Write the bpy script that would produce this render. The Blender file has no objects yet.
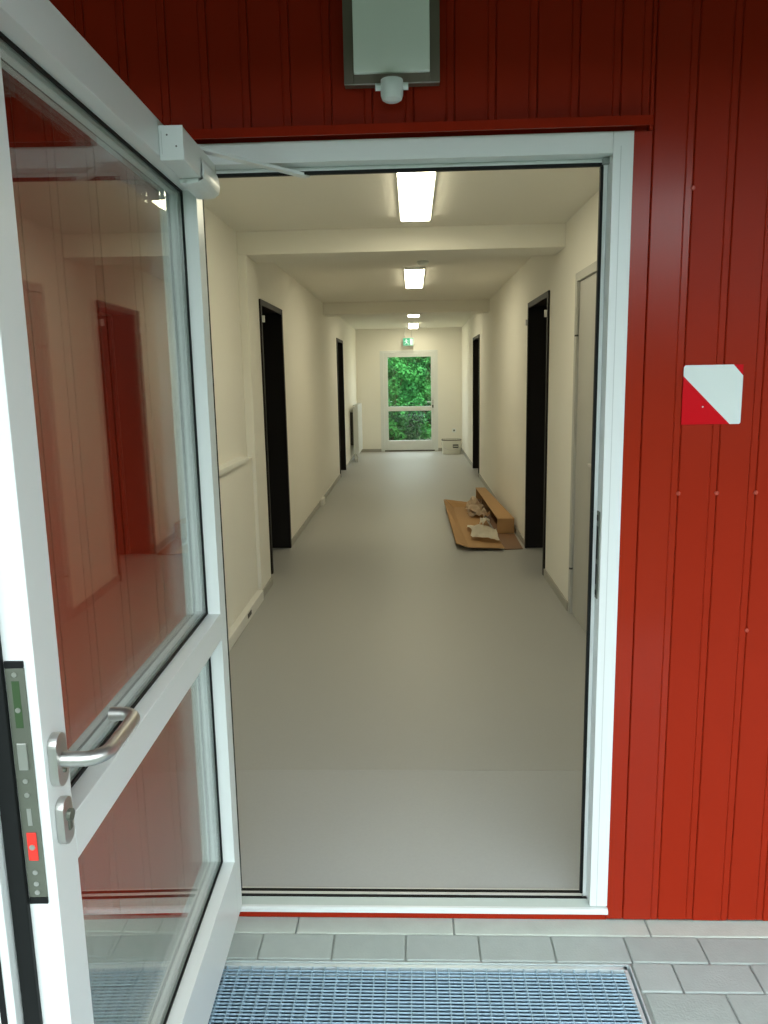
import bpy, bmesh, math, random
from mathutils import Vector, Matrix, noise

random.seed(7)
SC = bpy.context.scene
COL = SC.collection

# ------------------------------------------------------------------ camera
cam_d = bpy.data.cameras.new('camera')
cam = bpy.data.objects.new('camera', cam_d)
COL.objects.link(cam)
PITCH, YAW, ROLL = 0.1742, 0.0396, -0.0189
fw = Vector((-math.sin(YAW) * math.cos(PITCH), math.cos(YAW) * math.cos(PITCH), -math.sin(PITCH)))
rt = Vector((math.cos(YAW), math.sin(YAW), 0))
up = rt.cross(fw)
r2 = rt * math.cos(ROLL) + up * math.sin(ROLL)
u2 = -rt * math.sin(ROLL) + up * math.cos(ROLL)
cam.matrix_world = Matrix(((r2.x, u2.x, -fw.x, 0.0), (r2.y, u2.y, -fw.y, -2.0143), (r2.z, u2.z, -fw.z, 1.5698), (0, 0, 0, 1)))
cam_d.sensor_fit = 'VERTICAL'
cam_d.sensor_height = 36.0
cam_d.lens = 768.45 / 1024 * 36.0
cam_d.clip_start = 0.02
SC.camera = cam

# ------------------------------------------------------------------ sky, exposure
world = bpy.data.worlds.new('overcast_sky')
SC.world = world
world.use_nodes = True
bg = world.node_tree.nodes['Background']
bg.inputs['Color'].default_value = (0.88, 0.99, 1.02, 1)
bg.inputs['Strength'].default_value = 6.0
LED = 18.5
LED_COL = (1.0, 0.92, 0.66)

SC.view_settings.view_transform = 'Standard'
SC.view_settings.look = 'None'
SC.view_settings.exposure = 0.0
SC.view_settings.gamma = 1.0
SC.view_settings.use_curve_mapping = False
SC.cycles.use_denoising = True
SC.cycles.max_bounces = 14
SC.cycles.diffuse_bounces = 7
SC.cycles.glossy_bounces = 6
SC.cycles.transparent_max_bounces = 24
SC.cycles.sample_clamp_indirect = 6.0

# ------------------------------------------------------------------ helpers
MATS = {}


def mat(name, col, rough=0.5, metal=0.0, var=0.04, scale=8.0, bump=0.0, bscale=60.0, spec=0.5, coat=0.0, stretch=(1, 1, 1), rvar=0.05):
    if name in MATS:
        return MATS[name]
    m = bpy.data.materials.new(name)
    m.use_nodes = True
    nt = m.node_tree
    b = nt.nodes['Principled BSDF']
    b.inputs['Roughness'].default_value = rough
    b.inputs['Metallic'].default_value = metal
    b.inputs['Specular IOR Level'].default_value = spec
    b.inputs['Coat Weight'].default_value = coat
    b.inputs['Coat Roughness'].default_value = 0.12
    tc = nt.nodes.new('ShaderNodeTexCoord')
    mp = nt.nodes.new('ShaderNodeMapping')
    mp.inputs['Scale'].default_value = stretch
    nt.links.new(tc.outputs['Object'], mp.inputs['Vector'])
    n = nt.nodes.new('ShaderNodeTexNoise')
    n.inputs['Scale'].default_value = scale
    n.inputs['Detail'].default_value = 4.0
    nt.links.new(mp.outputs['Vector'], n.inputs['Vector'])
    mx = nt.nodes.new('ShaderNodeMix')
    mx.data_type = 'RGBA'
    mx.inputs['A'].default_value = tuple(max(0, c * (1 - var)) for c in col) + (1,)
    mx.inputs['B'].default_value = tuple(min(1, c * (1 + var)) for c in col) + (1,)
    nt.links.new(n.outputs['Fac'], mx.inputs['Factor'])
    nt.links.new(mx.outputs['Result'], b.inputs['Base Color'])
    mr = nt.nodes.new('ShaderNodeMapRange')
    mr.inputs['To Min'].default_value = max(0.02, rough - rvar)
    mr.inputs['To Max'].default_value = min(1, rough + rvar)
    nt.links.new(n.outputs['Fac'], mr.inputs['Value'])
    nt.links.new(mr.outputs['Result'], b.inputs['Roughness'])
    if bump > 0:
        n2 = nt.nodes.new('ShaderNodeTexNoise')
        n2.inputs['Scale'].default_value = bscale
        n2.inputs['Detail'].default_value = 3.0
        nt.links.new(mp.outputs['Vector'], n2.inputs['Vector'])
        bp = nt.nodes.new('ShaderNodeBump')
        bp.inputs['Strength'].default_value = bump
        bp.inputs['Distance'].default_value = 0.004
        nt.links.new(n2.outputs['Fac'], bp.inputs['Height'])
        nt.links.new(bp.outputs['Normal'], b.inputs['Normal'])
    MATS[name] = m
    return m


def mat_glass(name, tint=(0.97, 1.0, 0.985)):
    m = bpy.data.materials.new(name)
    m.use_nodes = True
    nt = m.node_tree
    nt.nodes.clear()
    out = nt.nodes.new('ShaderNodeOutputMaterial')
    lw = nt.nodes.new('ShaderNodeLayerWeight')
    lw.inputs['Blend'].default_value = 0.5
    pw = nt.nodes.new('ShaderNodeMath'); pw.operation = 'POWER'; pw.inputs[1].default_value = 5.0
    nt.links.new(lw.outputs['Facing'], pw.inputs[0])
    ma = nt.nodes.new('ShaderNodeMath'); ma.operation = 'MULTIPLY_ADD'
    ma.inputs[1].default_value = 0.96; ma.inputs[2].default_value = 0.06
    nt.links.new(pw.outputs[0], ma.inputs[0])
    tr = nt.nodes.new('ShaderNodeBsdfTransparent'); tr.inputs['Color'].default_value = tint + (1,)
    gl = nt.nodes.new('ShaderNodeBsdfGlossy'); gl.inputs['Roughness'].default_value = 0.0
    mx = nt.nodes.new('ShaderNodeMixShader')
    nt.links.new(ma.outputs[0], mx.inputs['Fac'])
    nt.links.new(tr.outputs[0], mx.inputs[1]); nt.links.new(gl.outputs[0], mx.inputs[2])
    nt.links.new(mx.outputs[0], out.inputs['Surface'])
    MATS[name] = m
    return m


def mat_emit(name, col, strength, base=0.4):
    m = bpy.data.materials.new(name)
    m.use_nodes = True
    b = m.node_tree.nodes['Principled BSDF']
    b.inputs['Base Color'].default_value = tuple(c * base for c in col) + (1,)
    b.inputs['Emission Color'].default_value = tuple(col) + (1,)
    b.inputs['Emission Strength'].default_value = strength
    MATS[name] = m
    return m


class MB:
    """collects shapes into one mesh"""

    def __init__(self):
        self.bm = bmesh.new()

    def box(self, x0, x1, y0, y1, z0, z1, bev=0.0, seg=2):
        vs = [self.bm.verts.new((x, y, z)) for z in (z0, z1) for y in (y0, y1) for x in (x0, x1)]
        f = [(0, 2, 3, 1), (4, 5, 7, 6), (0, 1, 5, 4), (2, 6, 7, 3), (0, 4, 6, 2), (1, 3, 7, 5)]
        fs = [self.bm.faces.new([vs[i] for i in q]) for q in f]
        if bev > 0:
            es = {e for q in fs for e in q.edges}
            bmesh.ops.bevel(self.bm, geom=list(es), offset=bev, segments=seg, profile=0.6, affect='EDGES')
        return self

    def prism(self, pts, axis, a, b, bev=0.0):
        """polygon pts (2d) extruded along axis from a to b; other axes in xyz order"""
        def P(p, t):
            if axis == 'x':
                return (t, p[0], p[1])
            if axis == 'y':
                return (p[0], t, p[1])
            return (p[0], p[1], t)
        A = [self.bm.verts.new(P(p, a)) for p in pts]
        B = [self.bm.verts.new(P(p, b)) for p in pts]
        n = len(pts)
        fs = [self.bm.faces.new(A[::-1]), self.bm.faces.new(B)]
        for i in range(n):
            fs.append(self.bm.faces.new((A[i], A[(i + 1) % n], B[(i + 1) % n], B[i])))
        bmesh.ops.recalc_face_normals(self.bm, faces=fs)
        if bev > 0:
            es = {e for q in fs for e in q.edges}
            bmesh.ops.bevel(self.bm, geom=list(es), offset=bev, segments=2, profile=0.6, affect='EDGES')
        return self

    def tube(self, path, r, n=14, cap=True):
        path = [Vector(p) for p in path]
        rs = r if isinstance(r, (list, tuple)) else [r] * len(path)
        rings = []
        t0 = (path[1] - path[0]).normalized()
        ref = Vector((0, 0, 1)) if abs(t0.z) < 0.9 else Vector((1, 0, 0))
        nrm = t0.cross(ref).normalized()
        for i, p in enumerate(path):
            if i == 0:
                t = path[1] - path[0]
            elif i == len(path) - 1:
                t = path[-1] - path[-2]
            else:
                t = (path[i + 1] - path[i]).normalized() + (path[i] - path[i - 1]).normalized()
            t.normalize()
            nrm = (nrm - t * nrm.dot(t)).normalized()
            bn = t.cross(nrm)
            rings.append([self.bm.verts.new(p + (nrm * math.cos(a) + bn * math.sin(a)) * rs[i]) for a in [2 * math.pi * k / n for k in range(n)]])
        for i in range(len(rings) - 1):
            for k in range(n):
                self.bm.faces.new((rings[i][k], rings[i][(k + 1) % n], rings[i + 1][(k + 1) % n], rings[i + 1][k]))
        if cap:
            self.bm.faces.new(rings[0][::-1]); self.bm.faces.new(rings[-1])
        return self

    def quad(self, a, b, c, d, th=0.0):
        vs = [self.bm.verts.new(p) for p in (a, b, c, d)]
        f = self.bm.faces.new(vs)
        if th:
            f.normal_update()
            n = f.normal * th
            lo = [self.bm.verts.new(v.co - n) for v in vs]
            self.bm.faces.new(lo[::-1])
            for i in range(4):
                self.bm.faces.new((vs[i], lo[i], lo[(i + 1) % 4], vs[(i + 1) % 4]))
        return self

    def mesh(self, name, m, smooth=False):
        me = bpy.data.meshes.new(name)
        bmesh.ops.recalc_face_normals(self.bm, faces=self.bm.faces[:])
        self.bm.to_mesh(me)
        self.bm.free()
        me.materials.append(m)
        if smooth:
            for p in me.polygons:
                p.use_smooth = True
        return me

    def build(self, name, m, parent=None, loc=(0, 0, 0), smooth=False, label=None):
        return link(name, self.mesh(name, m, smooth), parent, loc, label)


def link(name, me, parent=None, loc=(0, 0, 0), label=None):
    o = bpy.data.objects.new(name, me)
    COL.objects.link(o)
    o.location = loc
    if parent is not None:
        o.parent = parent
    if label:
        o['label'] = label
    return o


def tag(o, label, cat, group=None, kind=None):
    o['label'] = label
    o['category'] = cat
    if group:
        o['group'] = group
    if kind:
        o['kind'] = kind
    return o


def empty(name, loc=(0, 0, 0), rz=0.0):
    o = bpy.data.objects.new(name, None)
    o.empty_display_size = 0.1
    COL.objects.link(o)
    o.location = loc
    o.rotation_euler = (0, 0, rz)
    return o


def copy_tree(o, parent=None):
    c = o.copy()
    COL.objects.link(c)
    c.parent = parent
    for ch in [x for x in bpy.data.objects if x.parent == o]:
        copy_tree(ch, c)
    return c


def smooth_angle(o, deg=35):
    for p in o.data.polygons:
        p.use_smooth = True
    try:
        o.data.set_sharp_from_angle(angle=math.radians(deg))
    except Exception:
        pass
    return o


# ------------------------------------------------------------------ materials
RED = mat('red_paint', (0.295, 0.019, 0.006), 0.34, var=0.05, scale=5, bump=0.03, bscale=25, spec=0.09)
RED_TRIM = mat('red_gloss_trim', (0.295, 0.019, 0.006), 0.20, var=0.04, scale=5, bump=0.03, bscale=25, spec=0.24)
WHITE_ALU = mat('white_powder_coat', (0.72, 0.75, 0.74), 0.32, var=0.02)
RUBBER = mat('black_rubber', (0.006, 0.007, 0.007), 0.6, spec=0.2)
GLASS = mat_glass('clear_glass', (0.92, 0.94, 0.925))
STEEL = mat('brushed_steel', (0.58, 0.57, 0.55), 0.42, 1.0, var=0.03, scale=40, stretch=(1, 1, 0.1))
FACEPLATE = mat('zinc_faceplate', (0.14, 0.152, 0.122), 0.45, 0.5, var=0.12, scale=25)
ZINC = mat('galvanised_skylit_zinc', (0.32, 0.46, 0.56), 0.42, 0.2, var=0.15, scale=60)  # blue of the sky on the bars put into the zinc colour
ZINC_RIM = mat('galvanised_rim', (0.60, 0.68, 0.70), 0.4, 0.3, var=0.12, scale=30)
PLASTER = mat('white_plaster', (0.82, 0.80, 0.73), 0.85, var=0.02, scale=3, bump=0.05, bscale=120, spec=0.2)
CEIL = mat('white_ceiling', (0.82, 0.80, 0.73), 0.9, var=0.015, scale=2, spec=0.2)
VINYL = mat('grey_vinyl', (0.36, 0.36, 0.345), 0.45, var=0.05, scale=120, spec=0.45, bump=0.02, bscale=300)
VINYL_DAYLIT = mat('grey_vinyl_daylit', (0.385, 0.39, 0.385), 0.45, var=0.05, scale=120, spec=0.45, bump=0.02, bscale=300)  # same vinyl, daylight near the door put into its lighter colour
BASEB = mat('grey_skirting', (0.36, 0.35, 0.31), 0.5)
DUCT = mat('white_duct', (0.74, 0.74, 0.70), 0.45)
DARKFRAME = mat('dark_brown_frame', (0.011, 0.009, 0.008), 0.55, var=0.1, spec=0.2)
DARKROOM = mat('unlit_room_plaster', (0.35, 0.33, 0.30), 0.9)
GREYDOOR = mat('light_grey_steel_door', (0.43, 0.425, 0.39), 0.45, var=0.02)
DARKSPOT = mat('dark_grey_plastic', (0.05, 0.05, 0.045), 0.5)
LAMPFRAME = mat('bronze_lamp_frame', (0.20, 0.165, 0.13), 0.4, 0.4, var=0.08)
OPAL = mat('opal_glass', (0.88, 0.91, 0.86), 0.35, var=0.02)
WPLASTIC = mat('white_plastic', (0.76, 0.80, 0.79), 0.35, var=0.02)
SIGNRED = mat('sign_red', (0.56, 0.002, 0.008), 0.4, var=0.02, spec=0.1)
SIGNWHITE = mat('sign_white', (0.66, 0.72, 0.70), 0.35, var=0.02)
CARD = mat('brown_cardboard', (0.42, 0.24, 0.10), 0.8, var=0.08, scale=6, bump=0.06, bscale=40, stretch=(1, 0.2, 1))
KRAFT = mat('kraft_paper', (0.70, 0.57, 0.43), 0.85, var=0.16, scale=9)
PAPER = mat('white_paper', (0.84, 0.80, 0.70), 0.8, var=0.04)
BUCKET = mat('white_bucket', (0.74, 0.73, 0.64), 0.4, var=0.05)
REDTAB = mat('red_lock_tab', (0.75, 0.03, 0.02), 0.4)
CONC = mat('pale_concrete', (0.50, 0.54, 0.49), 0.85, var=0.14, scale=14, bump=0.25, bscale=150)
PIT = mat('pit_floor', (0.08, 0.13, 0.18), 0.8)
EARTH = mat('joint_sand', (0.30, 0.33, 0.31), 0.95, var=0.2, scale=40)
SOFFIT = mat('soffit_boards', (0.05, 0.03, 0.025), 0.7, var=0.08)
SPACER = mat('light_grey_spacer', (0.62, 0.66, 0.65), 0.6)
RAIL = mat('matt_aluminium', (0.62, 0.62, 0.60), 0.5, 0.3)
HINGEW = mat('white_hinge_cover', (0.85, 0.85, 0.83), 0.3)
LEDMAT = mat_emit('led_panel', LED_COL, LED)

PAVERS = [mat('paver_grey_%s' % n, c, 0.85, var=0.10, scale=18, bump=0.25, bscale=160) for n, c in
          (('a', (0.385, 0.43, 0.41)), ('b', (0.365, 0.41, 0.39)), ('c', (0.40, 0.44, 0.425)), ('d', (0.375, 0.415, 0.40)))]

ZF = 0.045                 # inside floor level
XL, XR = -1.138, 0.997     # corridor walls
YF = 13.84                 # far wall
ZC = 2.52                  # ceiling
FW0, FW1, FTOP = -0.60, 0.545, 2.146   # outer size of the door frame

# ------------------------------------------------------------------ facade wall with boards
wf = MB()
for a in ((-9, FW0, 0.014, 0.25, 0.0, 2.52), (FW1, 9, 0.014, 0.25, 0.0, 2.52), (FW0, FW1, 0.014, 0.25, FTOP, 2.52)):
    wf.box(*a)
wall_front = tag(wf.build('wall_front', RED), 'red facade wall clad in vertical boards around the entrance', 'wall', kind='structure')
inner = MB()
for a in ((XL, FW0, 0.251, 0.262, ZF, ZC), (FW1, XR, 0.251, 0.262, ZF, ZC), (FW0, FW1, 0.251, 0.262, FTOP, ZC)):
    inner.box(*a)
inner.build('plaster_lining', PLASTER, wall_front)
rv = MB()
rv.box(FW0, FW0 + 0.006, 0.079, 0.2505, ZF, FTOP - 0.0065)
rv.box(FW1 - 0.006, FW1, 0.079, 0.2505, ZF, FTOP - 0.0065)
rv.box(FW0, FW1, 0.079, 0.2505, FTOP - 0.006, FTOP)
rv.build('reveal_lining', PLASTER, wall_front)


def board(x0, x1, z0, z1, m=None):
    """flat board, then a fine V groove, a narrow bead and the V joint to the next board"""
    a, b = x0 + 0.0004, x1 - 0.0004
    if b - a > 0.05:
        c = b - 0.019
        pts = [(a, 0.0139), (a, 0.0030), (a + 0.0022, 0.0), (c - 0.0022, 0.0), (c, 0.0026), (c + 0.0022, 0.0006), (b - 0.0022, 0.0006), (b, 0.0030), (b, 0.0139)]
    else:
        pts = [(a, 0.0139), (a, 0.0030), (a + 0.0022, 0.0), (b - 0.0030, 0.0), (b, 0.0045), (b, 0.0139)]
    MB().prism(pts, 'z', z0, z1).build('board', m or RED, wall_front)


PITCHB = 0.0997
# above the door
xs = [0.579] + [0.509 - PITCHB * k for k in range(0, 12)]
for x1, x0 in zip(xs[:-1], xs[1:]):
    board(x0, x1, FTOP + 0.026, 2.515)
# right of the door
board(FW1 - 0.003, 0.591, 0.008, FTOP - 0.002, RED_TRIM)
board(0.579, 0.591, FTOP - 0.0, 2.515)
xr = [0.591 + PITCHB * k for k in range(0, 15)]
for x0, x1 in zip(xr[:-1], xr[1:]):
    board(x0, x1, 0.008 - random.random() * 0.004, 2.515, RED_TRIM if x0 < 0.6 else None)
# left of the door
xl = [xs[-1] - PITCHB * k for k in range(0, 18)]
board(xs[-1], FW0 + 0.003, 0.008, FTOP)
for x1, x0 in zip(xl[:-1], xl[1:]):
    board(x0, x1, 0.008, 2.515)
# drip flashing over the door, base strip under the sill, screws
fl = MB()
fl.prism([(0.013, 2.175), (-0.034, 2.170), (-0.038, 2.147), (-0.033, 2.147), (-0.030, 2.158), (0.013, 2.160)], 'x', -0.63, 0.579)
fl.build('drip_flashing', RED, wall_front)
MB().box(FW0, FW1, 0.006, 0.030, 0.0, 0.0275, 0.001).build('base_strip', RED, wall_front)
scr = MB(); scr.tube([(0, 0.0, 0), (0, -0.001, 0), (0, -0.003, 0)], [0.006, 0.006, 0.004], 10)
scm = scr.mesh('screw_head', mat('red_screw', (0.42, 0.06, 0.035), 0.35))
for x, z in ((0.691, 1.255), (0.790, 1.255), (0.890, 1.255), (0.890, 0.88), (0.691, 2.01)):
    link('screw_head', scm, wall_front, (x, 0, z))

# ------------------------------------------------------------------ canopy over the entrance (above the picture)
cn = MB()
cn.box(-7, 7, -2.28, 0.3, 2.52, 2.9)
tag(cn.build('canopy_roof', SOFFIT), 'dark soffit of the canopy roof projecting over the entrance', 'roof', kind='structure')

# ------------------------------------------------------------------ ground outside
gx0, gx1, gy0, gy1 = -0.64, 0.566, -0.97, -0.167      # grating, outer edge
gr = MB()
gr.box(-18, gx0 - 0.002, -16, 0.20, -0.2, -0.006)
gr.box(gx1 + 0.002, 18, -16, 0.20, -0.2, -0.006)
gr.box(gx0 - 0.002, gx1 + 0.002, gy1 + 0.002, 0.20, -0.2, -0.006)
gr.box(gx0 - 0.002, gx1 + 0.002, -16, gy0 - 0.002, -0.2, -0.006)
pav = tag(gr.build('pavement', EARTH), 'grey concrete block paving in front of the entrance', 'pavement', kind='structure')


def paver(x0, x1, y0, y1, m, dz=0.0):
    j = 0.0022
    MB().box(x0 + j, x1 - j, y0 + j, y1 - j, -0.05, dz, 0.0035, 2).build('paver', m, pav)


PP = 0.2045
# cut strip along the wall
x = -2.2
k = 0
cuts = [-2.2, -1.75, -1.3, -0.86, -0.355, 0.10, 0.656, 1.15, 1.6, 2.1]
for a, b in zip(cuts[:-1], cuts[1:]):
    paver(a, b, -0.060, 0.012, CONC, -0.001)
for row in range(12):
    y1 = -0.060 - 0.1 * row
    y0 = y1 - 0.1
    off = 0.167 + (0.102 if row % 2 else 0.0)
    kk = -12
    while True:
        a = off + PP * kk
        b = a + PP
        kk += 1
        if a > 2.1:
            break
        if b < -2.2:
            continue
        segs = [(a, b)]
        if y0 < gy1 - 0.001 and y1 > gy0 + 0.001:
            segs = []
            if a < gx0 - 0.004:
                segs.append((a, min(b, gx0 - 0.004)))
            if b > gx1 + 0.004:
                segs.append((max(a, gx1 + 0.004), b))
        for s0, s1 in segs:
            if s1 - s0 > 0.015:
                yy1 = y1
                if row == 1 and False:
                    yy1 = y1
                paver(s0, s1, y0, yy1, random.choice(PAVERS), random.uniform(-0.0012, 0.0008))
# paving further out, beyond the single blocks
bm_far = bpy.data.materials.new('far_paving')
bm_far.use_nodes = True
nt = bm_far.node_tree
bk = nt.nodes.new('ShaderNodeTexBrick')
bk.inputs['Color1'].default_value = (0.37, 0.41, 0.395, 1)
bk.inputs['Color2'].default_value = (0.33, 0.375, 0.36, 1)
bk.inputs['Mortar'].default_value = (0.22, 0.24, 0.22, 1)
bk.inputs['Scale'].default_value = 1.0
bk.inputs['Brick Width'].default_value = 0.2
bk.inputs['Row Height'].default_value = 0.1
bk.inputs['Mortar Size'].default_value = 0.003
tcn = nt.nodes.new('ShaderNodeTexCoord')
nt.links.new(tcn.outputs['Object'], bk.inputs['Vector'])
nt.links.new(bk.outputs['Color'], nt.nodes['Principled BSDF'].inputs['Base Color'])
nt.nodes['Principled BSDF'].inputs['Roughness'].default_value = 0.9
fp = MB()
fp.box(-4, 4, -2.6, -1.262, -0.05, -0.0005)
fp.box(-4, -2.25, -1.26, 0.01, -0.05, -0.0005)
fp.box(2.15, 4, -1.26, 0.01, -0.05, -0.0005)
fpo = fp.build('outer_paving', bm_far, pav)
fpo['kind'] = 'stuff'
lawn = MB()  # dark grass added out of view to cut light bounced off the ground
lawn.box(-18, 18, -16, -2.605, -0.05, -0.001)
lawn.box(-18, -4.005, -2.6, 0.01, -0.05, -0.001)
lawn.box(4.005, 18, -2.6, 0.01, -0.05, -0.001)
tag(lawn.build('lawn', mat('low_bounce_green', (0.02, 0.04, 0.012), 0.95, var=0.4, scale=30, bump=0.5, bscale=200)), 'unseen dark lawn added beyond the paving to cut bounced light', 'lawn', kind='structure')

# ------------------------------------------------------------------ door-mat grating
grate = empty('entrance_grating', (0, 0, 0))
tag(grate, 'galvanised steel foot scraper grating sunk in the paving before the door', 'grating')
fr = MB()
fr.box(gx0, gx1, gy1 - 0.004, gy1, -0.03, 0.001, 0.0006)
fr.box(gx0, gx1, gy0, gy0 + 0.004, -0.03, 0.001, 0.0006)
fr.box(gx0, gx0 + 0.004, gy0, gy1, -0.03, 0.001, 0.0006)
fr.box(gx1 - 0.004, gx1, gy0, gy1, -0.03, 0.001, 0.0006)
fr.build('outer_frame', ZINC_RIM, grate)
ix0, ix1, iy0, iy1 = gx0 + 0.009, gx1 - 0.011, gy0 + 0.009, gy1 - 0.008
rim = MB()
rim.box(ix0, ix1, iy1 - 0.012, iy1, -0.026, 0.0, 0.0006)
rim.box(ix0, ix1, iy0, iy0 + 0.012, -0.026, 0.0, 0.0006)
rim.box(ix0, ix0 + 0.010, iy0, iy1, -0.026, 0.0, 0.0006)
rim.box(ix1 - 0.010, ix1, iy0, iy1, -0.026, 0.0, 0.0006)
rim.build('grating_rim', ZINC_RIM, grate)
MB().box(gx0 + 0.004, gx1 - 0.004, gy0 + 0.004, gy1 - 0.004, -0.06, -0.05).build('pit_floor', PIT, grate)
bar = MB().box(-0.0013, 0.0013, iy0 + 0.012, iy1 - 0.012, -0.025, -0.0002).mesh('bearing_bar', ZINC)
nb = int((ix1 - ix0 - 0.02) / 0.0338)
for i in range(1, nb + 1):
    link('bearing_bar', bar, grate, (ix0 + 0.010 + i * (ix1 - ix0 - 0.02) / (nb + 1), 0, 0))
# serrated cross bars
cb = MB()
L0, L1 = ix0 + 0.010, ix1 - 0.010
nteeth = (nb + 1) * 2
rings = []
for i in range(nteeth * 2 + 1):
    xx = L0 + (L1 - L0) * i / (nteeth * 2)
    zz = -0.0030 - (0.0016 if i % 2 else 0.0)
    yy = 0.0009 if i % 2 else -0.0009
    rings.append([cb.bm.verts.new((xx, yy + 0.0019 * math.cos(a), zz + 0.0026 * math.sin(a))) for a in (0.5, 1.57, 2.64, 3.9, 5.5)])
for r0, r1 in zip(rings[:-1], rings[1:]):
    for k in range(5):
        cb.bm.faces.new((r0[k], r0[(k + 1) % 5], r1[(k + 1) % 5], r1[k]))
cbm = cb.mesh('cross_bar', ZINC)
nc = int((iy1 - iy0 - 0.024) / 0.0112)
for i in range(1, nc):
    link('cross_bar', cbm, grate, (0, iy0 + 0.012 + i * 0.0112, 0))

# ------------------------------------------------------------------ building shell
floor = MB()
floor.box(-3.4, 3.4, 0.078, YF + 0.2, -0.2, ZF - 0.006)
floor_o = tag(floor.build('floor', BASEB), 'pale grey vinyl floor running down the corridor', 'floor', kind='structure')
MB().box(-3.3, 3.3, 0.787, YF, ZF - 0.006, ZF).build('vinyl_sheet', VINYL, floor_o)
MB().box(XL, XR, 0.079, 0.785, ZF - 0.006, ZF).build('vinyl_sheet', VINYL_DAYLIT, floor_o, label='entrance strip of the same vinyl, daylight put into its lighter tone')

ce = MB()
ce.box(-3.4, 3.4, 0.25, YF + 0.2, ZC, 2.72)
ceiling = tag(ce.build('ceiling', CEIL), 'white painted corridor ceiling', 'ceiling', kind='structure')
MB().box(XL, XR, 3.2, 3.56, 2.372, ZC, 0.006).build('ceiling_beam', CEIL, ceiling)
MB().box(XL, XR, 8.15, 8.5, 2.372, ZC, 0.006).build('ceiling_beam', CEIL, ceiling)

# door openings: (y0, y1) outer frame size
DR = [(3.74, 4.74), (9.60, 10.75)]
DL = [(3.86, 4.84), (9.78, 10.76)]
DTOP = 2.16
GY0, GY1 = 1.90, 2.84      # grey steel door on the right


def side_wall(name, xa, xb, holes, label):
    w = MB()
    y = 0.25
    for a, b in holes:
        w.box(xa, xb, y, a, ZF - 0.01, ZC)
        w.box(xa, xb, a, b, DTOP, ZC)
        y = b
    w.box(xa, xb, y, YF, ZF - 0.01, ZC)
    return tag(w.build(name, PLASTER), label, 'wall', kind='structure')


wl = side_wall('wall_left', XL - 0.17, XL, DL, 'cream plaster corridor wall carrying the radiator')
wr = side_wall('wall_right', XR, XR + 0.17, [(GY0, GY1)] + DR, 'cream plaster corridor wall beside the cardboard')
tag(MB().box(XL, -1.080, 3.2, 3.56, ZF, 2.372, 0.005).build('trim_2', PLASTER), 'shallow cream pilaster under the first ceiling beam', 'pilaster', kind='structure')
# unlit rooms beyond the openings
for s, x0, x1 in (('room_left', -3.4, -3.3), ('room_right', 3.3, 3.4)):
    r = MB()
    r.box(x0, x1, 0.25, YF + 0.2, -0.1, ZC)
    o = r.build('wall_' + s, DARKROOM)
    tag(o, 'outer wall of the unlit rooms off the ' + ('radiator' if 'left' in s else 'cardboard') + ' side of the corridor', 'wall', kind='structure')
# far wall
FDX0, FDX1, FDZ = -0.655, 0.515, 2.085
wb = MB()
wb.box(-3.4, FDX0, YF, YF + 0.2, -0.1, ZC)
wb.box(FDX1, 3.4, YF, YF + 0.2, -0.1, ZC)
wb.box(FDX0, FDX1, YF, YF + 0.2, FDZ, ZC)
tag(wb.build('wall_back', PLASTER), 'cream end wall of the corridor around the far glazed door', 'wall', kind='structure')

# skirting
def skirting(name, x0, x1, spans, label):
    root = None
    for a, b in spans:
        o = MB().box(x0, x1, a, b, ZF, ZF + 0.058, 0.003).build(name if root is None else 'skirting_length', BASEB, root)
        if root is None:
            root = tag(o, label, 'skirting', kind='structure')
    return root


bl = skirting('baseboard_left', XL, XL + 0.012, [(4.842, 9.778), (10.762, YF)], 'grey skirting along the radiator wall')
br = skirting('baseboard_right', XR - 0.012, XR, [(2.842, 3.738), (0.27, 1.898), (4.742, 9.598), (10.752, YF)], 'grey skirting along the wall behind the cardboard')
skb = MB()
skb.box(XL + 0.013, FDX0 - 0.002, YF - 0.012, YF, ZF, ZF + 0.06, 0.003)
skbo = tag(skb.build('baseboard_back', BASEB), 'grey skirting at the foot of the end wall', 'skirting', kind='structure')
MB().box(FDX1 + 0.002, XR - 0.013, YF - 0.012, YF, ZF, ZF + 0.06, 0.003).build('skirting_length', BASEB, skbo)
# pilaster skirting and white floor duct near the entrance
MB().box(-1.0795, -1.068, 3.19, 3.57, ZF, ZF + 0.058, 0.003).build('skirting_length', BASEB, bl)
MB().box(XL + 0.013, XL + 0.05, 7.1, 7.3, ZF, ZF + 0.085, 0.004).build('pipe_cover', DUCT, bl, label='small white pipe cover')
dct = empty('trim_duct', (0, 0, 0))
dct.name = 'trim_1'
tag(dct, 'white wall casing with ledge and low floor duct inside the entrance', 'casing', kind='structure')
MB().box(XL, -1.104, 0.27, 3.198, ZF, 1.045, 0.002).build('lower_panel', PLASTER, dct)
MB().box(XL, -1.074, 0.27, 2.96, 1.046, 1.074, 0.004).build('ledge', DUCT, dct)
MB().box(-1.103, -1.058, 0.30, 3.15, ZF, ZF + 0.072, 0.006).build('duct_cover', DUCT, dct)
MB().box(-1.057, -1.0535, 2.62, 2.72, ZF + 0.035, ZF + 0.062, 0.001).build('duct_outlet', DARKSPOT, dct)

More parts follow.
